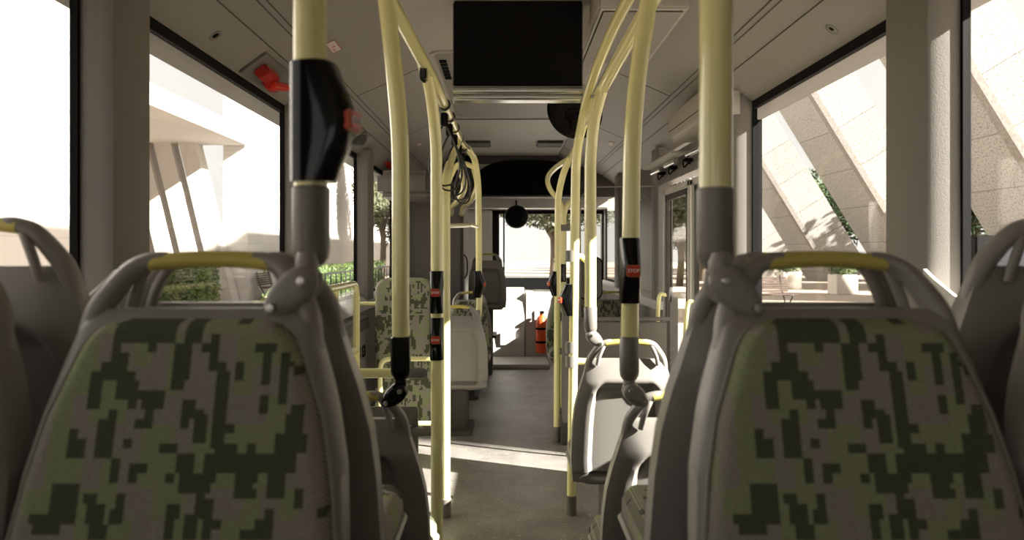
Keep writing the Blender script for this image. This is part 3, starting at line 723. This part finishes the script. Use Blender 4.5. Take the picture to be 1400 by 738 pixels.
# stickers on the sloped ceiling
def sticker(x, y, z, sgn, wx, ly, label):
    t = thing('warning_sticker', (x, y, z), label, 'sticker', 'white and red ceiling stickers'); t.rotation_euler = (0, sgn * math.atan2(.17, .38), 0)
    obj('label_face', B(-wx, wx, -ly, ly, -.0015, 0), 'sticker', t, smooth=False)
    bm = bmesh.new()
    for s in (-1, 1): box(bm, s * wx - .0015, s * wx + .0015, -ly, ly, -.0022, 0); box(bm, -wx, wx, s * ly - .0015, s * ly + .0015, -.0022, 0)
    box(bm, -.4 * wx, .3 * wx, -.1 * ly, .05 * ly, -.0022, 0); box(bm, -.5 * wx, -.2 * wx, .3 * ly, .8 * ly, -.0022, 0)
    obj('red_mark', bm, 'stickred', t, smooth=False)
def slope_z(x): return E + .93 + (.93 - abs(x - CX)) * .17 / .38 - .002
for x, y, sx, a, b, l in ((-.80, 3.42, -1, .022, .075, 'white sticker with red marks on the left ceiling slope beside the thick pole'), (-.77, 6.6, -1, .018, .075, 'small narrow sticker on the left ceiling slope between two poles'), (.93, 6.4, 1, .018, .085, 'small narrow sticker on the right ceiling slope beside the pole')):
    sticker(x, y, slope_z(x), sx, a, b, l)

# ================= left side fittings =================
gr = thing('guard_rail', (-.79, 3.4, 0), 'low yellow tubular guard rail by the left window', 'rail')
bm = bmesh.new()
tube(bm, round_path([(-.0, -1.0, 1.135), (.0, .5, 1.135), (.0, .5, 0)], .09, 8), .018, 14); obj('top_tube', bm, 'yellow', gr)
obj('post', T([(0, 0, 1.12), (0, 0, 0)], .018, 14), 'yellow', gr); obj('lower_tube', T([(0, -1.0, .78), (0, .49, .78)], .016, 14), 'yellow', gr)
obj('mesh_panel', B(-.006, .006, -.95, .45, .80, 1.1), 'pglass', gr)
wc = thing('wall_locker', (WL, 4.0, 0), 'grey wall locker with a small dark logo under the left window', 'locker')
obj('body', B(.0, .16, -.9, 1.35, .05, .84, bev=.012), 'plastic', wc); obj('control_strip', B(.13, .168, -.85, 1.3, .755, .83, bev=.004), 'dkgrey', wc)
obj('lamp', lathe(bmesh.new(), [(0, .172), (.012, .171), (.012, .16)], 12, 'x', c=(0, .93, .79)), 'orange', wc)
bm = bmesh.new()
for a in (0, 1):
    y = .92 + a * .16
    box(bm, .16, .166, y, y + .02, .57, .65); box(bm, .16, .166, y + .07, y + .09, .57, .65); box(bm, .16, .166, y, y + .09, .635, .65)
    if a: box(bm, .16, .166, y, y + .09, .57, .585)
islands('logo', bm, 'black', wc)
# wheelchair board
wb = thing('wheelchair_backboard', (-.715, 5.2, 0), 'tall rounded camouflage board for wheelchairs left of the aisle', 'board')
bm = bmesh.new()
def hwb(z):
    d = min(1.12 - z, z - .03)
    return .205 if d > .09 else .205 - .09 + math.sqrt(max(0, .09 ** 2 - (.09 - d) ** 2)) if d > 0 else .115
def fyb(x, z, w):
    d = max(0, min(1, min((w - abs(x)) / .03, (1.12 - z) / .03, (z - .03) / .03))); return -.03 * math.sqrt(1 - (1 - d) ** 2)
panel(bm, hwb, .03, 1.12, fyb, thick=.04, cell=.0114, cz=1.21); obj('padded_face', bm, ['camo_d', 'camo_g', 'camo_t'], wb, angle=60)
obj('back_shell', B(-.212, .212, .03, .10, .02, 1.10, bev=.03), 'dshell', wb)
obj('support_tube', T([(-.36, .08, .93), (-.1, .08, .93)], .016), 'yellow', wb)
yf = thing('yellow_frame', (-.60, 4.88, 0), 'yellow looped tube frame in front of the tall camouflage board', 'rail')
obj('loop', T(round_path([(.14, 0, .16), (-.23, 0, .16), (-.23, 0, .59), (.16, 0, .59), (.16, 0, 0)], .07, 6), .0165, 14), 'yellow', yf)
hbk = thing('horizontal_bar', (-.30, 2.86, .83), 'horizontal yellow bar with grey end cap reaching the double button pole', 'bar')
obj('tube', T([(-.72, -.01, 0), (-.045, -.01, 0)], .019, 16), 'yellow', hbk)
obj('end_cap', loft(bmesh.new(), [[(x, -.01 + r * math.cos(a), r * math.sin(a)) for a in [2 * PI * k / 16 for k in range(16)]] for x, r in ((-.09, .0215), (-.02, .0215), (.0, .012))]), 'sleeve', hbk)
pp = thing('partition_panel', (-.56, 2.92, 0), 'light grey low partition panel behind the left seat shells', 'partition')
obj('panel', B(-.24, .215, -.012, .012, .05, .685, bev=.006), 'plastic', pp); obj('connector', T([(.16, -.03, .59), (.28, -.03, .59)], .018, 14), 'sleeve', pp)
obj('clip', B(.13, .20, -.045, .015, .565, .615, bev=.006), 'sleeve', pp)
# speckled equipment cabinet
cb = thing('equipment_cabinet', (-.78, 8.1, 0), 'tall dark speckled cabinet beside the left wall at the front', 'cabinet')
obj('body', B(-.36, .33, -.5, .6, 0, 1.85, bev=.012), 'textured', cb); obj('side_panel', B(.33, .35, -.47, .56, .05, 1.82, bev=.008), 'plastic', cb)
obj('handle', T(smooth_path([(.35, -.35, 1.02), (.38, -.33, 1.08), (.38, -.33, 1.22), (.35, -.35, 1.28)], 5), .008, 8), 'dkgrey', cb)
ub = thing('cove_box', (-.93, 6.95, 1.93), 'rounded grey box on the left wall above the cabinet', 'box')
obj('body', B(-.22, .27, -.4, .45, -.13, .11, bev=.05, seg=4), 'plastic', ub); obj('lid_seam', B(-.2, .275, -.405, -.398, -.10, -.097), 'dark', ub)

# ================= right side: door, partition =================
dr = tag(obj('door_1', B(WR - .01, WR + .1, DOOR[0], DOOR[0] + .03, 0, 2.0), 'rubber'), kind='structure')
def leaf(y0, y1):
    bm = bmesh.new(); z0, z1 = .06, 1.755; f = .045; x0, x1 = 1.145, 1.185
    box(bm, x0, x1, y0, y0 + f, z0, z1, bev=.008); box(bm, x0, x1, y1 - f, y1, z0, z1, bev=.008); box(bm, x0, x1, y0, y1, z1 - f, z1, bev=.008); box(bm, x0, x1, y0, y1, z0, z0 + f, bev=.008)
    return bm
for i, (y0, y1) in enumerate(((3.89, 4.50), (4.55, 5.30))):
    d = thing('door_leaf', (0, 0, 0), ('farther' if i else 'nearer') + ' white-framed leaf of the entrance door on the right', 'door', 'entrance door leaves')
    obj('frame', leaf(y0, y1), 'white', d)
    bm = bmesh.new(); f = .045; a, b = y0 + f, y1 - f
    for q in ((a, a + .07, .105, 1.71), (b - .03, b, .105, 1.71), (a, b, 1.67, 1.71), (a, b, .105, .15)): box(bm, 1.155, 1.178, *q)
    obj('gasket', bm, 'dkgrey', d); obj('pane', B(1.163, 1.168, a + .07, b - .03, .15, 1.67), 'glass', d)
    obj('door_handle', T(smooth_path([(1.14, y1 - .12, 1.0), (1.09, y1 - .13, .97), (1.085, y1 - .13, .6), (1.14, y1 - .12, .30)], 6), .015, 12), 'yellow', d)
dmx = thing('door_mechanism', (1.15, 4.6, 1.86), 'exposed door linkage of rods and cables above the entrance door', 'mechanism')
bm = bmesh.new(); box(bm, .0, .10, -.7, .9, -.06, .12, bev=.005); obj('rail', bm, 'plastic', dmx)
bm = bmesh.new()
for y in (-.5, -.15, .25, .6):
    tube(bm, smooth_path([(-.02, y, -.02), (-.05, y + .04, .01), (-.035, y + .10, -.03), (0, y + .13, .0)], 5), .005, 8); box(bm, -.06, -.01, y - .03, y + .0, -.012, .012, bev=.004)
islands('linkage', bm, 'dark', dmx)
bm = bmesh.new()
for y in (-.55, .05, .5): tube(bm, [(-.06, y, .02), (-.05, y + .35, .03)], .018, 12)
islands('piston', bm, 'chrome', dmx)
obj('cover', B(-.13, -.03, -.1, .82, .05, .065, bev=.004), 'white', dmx)
cvb = thing('cove_box', (1.12, 4.25, E + .74), 'rounded beige box bulging from the right cove above the entrance', 'box')
obj('body', B(-.12, .10, -.55, .25, -.07, .11, bev=.03, seg=3), 'ceiling', cvb); obj('seam', B(-.122, -.118, -.5, .2, -.01, -.007), 'dark', cvb)
gp_ = thing('glass_partition', (1.0, 5.62, 0), 'clear glass partition with a small frosted star past the entrance door', 'partition')
obj('pane', B(-.42, .20, -.004, .004, .80, 1.80), 'pglass', gp_); obj('frame', T(round_path([(-.42, 0, .78), (-.42, 0, 1.8), (.2, 0, 1.81)], .15), .006, 8), 'sleeve', gp_)
bm = bmesh.new()
for k in range(26):
    a = random.uniform(0, 2 * PI); r = random.uniform(.0, .07); q = random.uniform(.004, .010); x, z = .03 + r * math.cos(a) * .7, 1.72 + r * math.sin(a)
    box(bm, x - q, x + q, -.006, -.0042, z - q, z + q)
obj('frosted_mark', bm, 'plastic', gp_, smooth=False)
mp_ = thing('modesty_panel', (.76, 5.06, 0), 'pale grey waist-high panel across the right side behind the thin pole', 'panel')
obj('panel', B(-.28, .36, -.012, .012, .12, .82, bev=.006), 'sleeve', mp_); obj('top_tube', T([(-.38, 0, .84), (.38, 0, .84)], .014, 12), 'sleeve', mp_)
lp = thing('aisle_panel', (.40, 5.0, 0), 'narrow grey upright edge post behind the thin floor pole on the right', 'panel')
obj('panel', B(-.008, .03, -.07, .06, .15, .95, bev=.004), 'plastic', lp); obj('foot', B(-.01, .035, -.07, .06, 0, .15), 'dkgrey', lp)
bb = thing('padded_backboard', (.70, 6.0, .93), 'grey rounded backboard with a black rim between the right poles', 'board')
obj('board', loft(bmesh.new(), [[(p[0], y, p[1]) for p in [(a[0], a[1]) for a in rrect(.09, .165, .05, 0)]] for y in (.0, -.03)]), 'sleeve', bb, loc=(0, 0, .16))
obj('rim', loft(bmesh.new(), [[(a[0], y, a[1]) for a in rrect(.10, .175, .055, 0)] for y in (.03, -.015)]), 'black', bb, loc=(0, 0, .16))
obj('stem', T([(0, .02, .02), (0, .02, -.5), (0, .05, -.93)], .018, 12), 'yellow', bb)
# right wall panels toward the front
# pillar-foot corner mouldings (arm-rest consoles) both sides
for s, xw, y, lb_ in ((1, WL, 1.985, 'left'), (-1, WR, 2.02, 'right')):
    t = thing('corner_console', (xw, y, 0), '%s moulded grey console at the foot of the near window pillar' % lb_, 'console', 'pillar consoles')
    bm = bmesh.new(); rings = []
    for yy, hh in ((-.55, .0), (-.30, .02), (-.15, .06), (-.06, .10), (-.015, .125)):
        rings.append([(s * xx, yy, zz) for xx, zz in ((0, .94), (0, 1.125), (.035, 1.127), (.062, 1.125 + hh * .35 + .004), (.085, 1.125 + hh * .8 + .004), (.098, 1.13 + hh), (.108, 1.13 + hh), (.115, 1.10), (.118, .94))])
    loft(bm, rings); obj('shelf', bm, 'white' if s < 0 else 'ceiling', t, angle=25)  # sunlight put into the colour: right shelf whiter, left one greyer
    obj('side_box', B(min(s * .0, s * .15), max(s * .0, s * .15), -.5, -.02, .3, .935, bev=.01), 'dkgrey', t)

# ================= OUTSIDE =================
GZ = -.35
g = B(-60, 60, -25, 120, GZ - .3, GZ); tag(obj('ground', g, 'ground'), kind='structure')
rd = B(-4.2, 3.2, -25, 120, GZ - .2, GZ + .005); tag(obj('road', rd, 'asphalt', smooth=False), kind='structure')
# leaning concrete ribs on the right, with a heavy beam along their tops
AX = 19.0; sl = Vector((-1, 0, 1.63)).normalized(); nr = Vector((1.63, 0, 1)).normalized()
def rib(y0, y1, L=14.3, dep=2.1):
    bm = bmesh.new(); base = Vector((AX, 0, GZ - .4)); c = []
    for a in (0, L):
        for d, y in ((0, y0), (0, y1), (dep, y1), (dep, y0)): c.append(bm.verts.new(base + sl * a + nr * d + Vector((0, y, 0))))
    for q in ((0, 1, 2, 3), (7, 6, 5, 4), (0, 4, 5, 1), (1, 5, 6, 2), (2, 6, 7, 3), (3, 7, 4, 0)): bm.faces.new([c[i] for i in q])
    return bm
def ribuv(n):
    if abs(n.y) > .7: return nr, sl
    if abs(n.dot(nr)) > .7: return Vector((0, 1, 0)), sl
    return Vector((0, 1, 0)), nr
labs = ['nearest', 'second', 'third', 'fourth', 'fifth', 'sixth', 'seventh', 'farthest']
for i in range(7):
    y0 = 12.9 + i * 9.6
    t = thing('leaning_rib', (0, 0, 0), ('farthest' if i == 6 else labs[i]) + ' leaning speckled concrete rib seen through the right windows, counted from the nearest', 'rib', 'leaning concrete ribs')
    o = obj('slab', rib(y0, y0 + 3.8), 'crib', t, smooth=False); uvbox(o, ribuv)
    bm = rib(y0 - .12, y0 + .25, dep=.25); xform(bm, Matrix.Translation(-nr * .08)); o = obj('edge_band', bm, 'cedge', t, smooth=False)
t = thing('leaning_rib', (0, 0, 0), 'unseen leaning rib level with the bus seats, added to block sun from the bus front', 'rib', 'leaning concrete ribs')
o = obj('slab', rib(-.72, 2.36), 'crib', t, smooth=False); uvbox(o, ribuv)  # added rib outside the view, shades the front part of the bus
bm = bmesh.new(); base = Vector((AX, 0, GZ)); c = []
for a, d in ((14.7, -.4), (17.0, -.4), (17.0, 3), (14.7, 3)):
    p = base + sl * a + nr * d; c.append((p.x, p.z))
o = obj('roof_beam', prism(bmesh.new(), c, -8, 76), 'cwhite', smooth=False); uvbox(o); tag(o, 'long pale roof beam across the tops of the leaning ribs', 'beam')
# left buildings
def bld(name, x0, x1, y0, y1, z0, z1, label, m='cwhite', cat='wall'):
    o = obj(name, B(x0, x1, y0, y1, z0, z1), m, smooth=False); uvbox(o); return tag(o, label, cat)
bld('side_wall', -9.9, -9.0, 4, 17.2, GZ, 10.5, 'long pale wall filling the leftmost window, lower half shaded')
bld('white_pier', -9.6, -8.75, 24.95, 70, GZ, 12, 'broad white wall block past the left hedge, running along the road')
bld('canopy', -16, -8.75, 17.3, 24.9, 4.95, 5.5, 'flat canopy reaching from the white wall over the slanted columns', cat='canopy')
bld('back_wall', -22, -21, 10, 70, GZ, 2.0, 'low pale wall behind the slanted columns', cat='wall')
bld('small_canopy', -9.2, -7.6, 32, 36, 7.2, 7.9, 'small white slab projecting from the white wall block', cat='canopy')
for i in range(4):
    xm = -10.15 - i * .82
    o = obj('slanted_column', loft(bmesh.new(), [[(xm + q + a[0], 24.3 + a[1], z) for a in ((-.28, 0), (.28, 0), (.28, .6), (-.28, .6))] for q, z in ((-.42, 4.95), (.85, GZ))]), 'column', smooth=False)
    tag(o, ['slanted pale column nearest the white wall block, beneath the canopy', 'second slanted pale column from the white wall block', 'third slanted pale column from the white wall block', 'slanted pale column farthest from the white wall block'][i], 'column', 'slanted columns')
def foliage(bm, c, rad, n, s, shell=.55, boxy=False):
    for _ in range(n):
        while True:
            p = Vector([random.uniform(-1, 1) for _ in range(3)])
            if boxy:
                if max(abs(p.x), abs(p.y), abs(p.z)) > .8: break
            elif shell < p.length < 1: break
        f = 1 + .25 * noise.noise(p * 2.5 + Vector(c))
        q = Vector(c) + Vector((p.x * rad[0], p.y * rad[1], p.z * rad[2])) * f
        a = Vector([random.gauss(0, 1) for _ in range(3)]).normalized(); b = a.orthogonal().normalized(); k = random.uniform(.6, 1.3) * s
        v = [bm.verts.new(q + a * k), bm.verts.new(q + b * k * .45), bm.verts.new(q - a * k), bm.verts.new(q - b * k * .45)]
        bm.faces.new(v)
    return bm
hg = thing('hedge', (-9.75, 22.4, GZ), 'square green leafy hedge beside the white wall on the left', 'hedge')
obj('foliage', foliage(bmesh.new(), (0, 0, .72), (.80, .7, .72), 4500, .07, boxy=True), 'leaf', hg, smooth=False)
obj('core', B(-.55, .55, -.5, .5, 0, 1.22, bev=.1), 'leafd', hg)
def tree(name, loc, h, rad, n, s, m, label, trunk=.18):
    t = thing(name, loc, label, 'tree'); bm = bmesh.new()
    for k in range(5):
        o = Vector((random.uniform(-.5, .5) * rad[0], random.uniform(-.5, .5) * rad[1], random.uniform(-.4, .4) * rad[2])); foliage(bm, Vector((0, 0, h)) + o, [r * .65 for r in rad], n // 5, s, .3)
    obj('foliage', bm, m, t, smooth=False)
    bm = bmesh.new(); tube(bm, smooth_path([(0, 0, 0), (.08, 0, h * .4), (0, .1, h * .8), (.1, 0, h + rad[2] * .3)], 4), [trunk * (1 - .04 * k) for k in range(13)], 10)
    for a in (0, 2.1, 4.2): tube(bm, [(0, 0, h * .55), (math.cos(a) * rad[0] * .5, math.sin(a) * rad[1] * .5, h)], [trunk * .5, trunk * .2], 8)
    obj('trunk', bm, 'bark', t); return t
tree('street_tree', (-6.55, 39, GZ), 4.6, (1.25, 1.6, 3.4), 9000, .12, 'leafo', 'olive green tree seen through the far left window')
tree('street_tree', (2.2, 34, GZ), 4.2, (4.0, 3.5, 1.9), 9000, .12, 'leafo', 'tree crown in the top of the windscreen')
tree('street_tree', (8.6, 36, GZ), 3.4, (1.9, 2.0, 2.4), 6000, .12, 'leafo', 'tree behind the right half of the windscreen')
tree('street_tree', (11.3, 42, GZ), 3.4, (1.9, 2.0, 2.4), 6000, .12, 'leafo', 'olive tree seen through the glass of the entrance door')
for i, (x, y) in enumerate([(27, 20), (27, 31), (27, 42), (28, 53), (28, 64)]):
    tree('park_tree', (x, y, GZ), 5.5, (3.2, 4.6, 5.0), 5000, .28, 'leafd', '%s dark tree behind the leaning concrete ribs' % labs[i], .3)
p0 = None; plab = ['nearest', 'second nearest', 'middle', 'second farthest', 'farthest']
for i, (x, y) in enumerate([(13.2, 24.6), (13.4, 29.0), (12.9, 33.2), (13.8, 39), (13.1, 45)]):
    if p0 is None:
        p0 = thing('planter', (0, 0, 0), 'x', 'planter'); bm = B(-.42, .42, -.42, .42, 0, .78, bev=.02); bmesh.ops.scale(bm, vec=(1, 1, 1), verts=bm.verts[:])
        obj('stone_pot', bm, 'planter', p0); obj('bush', foliage(bmesh.new(), (0, 0, 1.15), (.55, .55, .5), 1500, .06, .4), 'leaf', p0, smooth=False); obj('stem', T([(0, 0, .7), (0, 0, 1.1)], .03, 8), 'bark', p0); p = p0
    else: p = dup(p0)
    p.location = (x, y, GZ); tag(p, '%s square stone planter with a round bush beyond the right window' % plab[i], 'planter', 'stone planters')
def bench(loc, rz, label):
    t = thing('park_bench', loc, label, 'bench', 'slatted wooden benches', rz)
    bm = bmesh.new()
    for k in range(5): box(bm, -.8, .8, -.25 + k * .095, -.18 + k * .095, .43, .46, bev=.005)
    obj('seat', bm, 'wood', t)
    bm = bmesh.new()
    for k in range(6):
        bt = bmesh.new(); box(bt, -.8, .8, .24 + k * .02, .265 + k * .02, .50 + k * .075, .56 + k * .075, bev=.005); me = bpy.data.meshes.new('t'); bt.to_mesh(me); bt.free(); bm.from_mesh(me); bpy.data.meshes.remove(me)
    obj('backrest', bm, 'wood', t)
    for x in (-.6, .6):
        bm = bmesh.new(); tube(bm, smooth_path([(x, -.25, 0), (x, -.12, .2), (x, -.24, .44), (x, .2, .44), (x, .36, .98)], 5), .02, 8); tube(bm, smooth_path([(x, .28, 0), (x, .12, .2), (x, .22, .44)], 5), .02, 8); obj('leg', bm, 'iron', t)
bench((-8.25, 26.0, GZ), -PI / 2 + PI, 'brown slatted bench against the white wall on the left')
bench((-8.25, 41.0, GZ), -PI / 2 + PI, 'brown slatted bench farther along the left wall behind the railing')
bench((7.6, 21.0, GZ), math.radians(15), 'brown slatted bench on the paving seen through the right window')
rl = thing('street_railing', (-5.4, 22, GZ), 'dark metal railing along the pavement seen through the left window', 'railing')
bm = bmesh.new(); tube(bm, [(0, 0, 1.0), (0, 14, 1.0)], .03, 8); tube(bm, [(0, 0, .15), (0, 14, .15)], .02, 8); obj('rail', bm, 'iron', rl)
bm = bmesh.new()
for k in range(20): tube(bm, [(0, k * .72, 0), (0, k * .72, 1.0)], .022, 6)
tag(obj('bars', bm, 'iron', rl), kind='stuff')
hg2 = thing('hedge', (-6.4, 29, GZ), 'low clipped hedge behind the dark street railing on the left', 'hedge')
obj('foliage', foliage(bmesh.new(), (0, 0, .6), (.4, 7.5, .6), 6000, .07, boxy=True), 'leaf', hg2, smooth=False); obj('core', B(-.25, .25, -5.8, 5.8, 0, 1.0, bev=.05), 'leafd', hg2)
# kiosk on the right
kk = thing('ticket_kiosk', (10.2, 14.9, GZ), 'dark kiosk with a navy screen and yellow keys outside the right window', 'kiosk')
obj('cabinet', B(-.6, 1.6, 0, .7, 0, 2.0, bev=.03), 'rubber', kk); o = obj('screen', B(-.35, 1.3, -.02, .01, .95, 1.85, bev=.005), mat('navy_screen', (.003, .006, .014), .5), kk)
bm = bmesh.new(); box(bm, -.05, .6, -.035, 0, .86, .93); box(bm, .10, .30, -.035, 0, 1.0, 1.1, bev=.03); islands('yellow_key', bm, mat('kiosk_yellow', (.6, .36, .03), .5), kk)
bm = bmesh.new(); box(bm, -.25, .12, -.03, 0, .2, .84); box(bm, .14, .55, -.03, 0, .2, .84); islands('lower_door', bm, 'planter', kk)
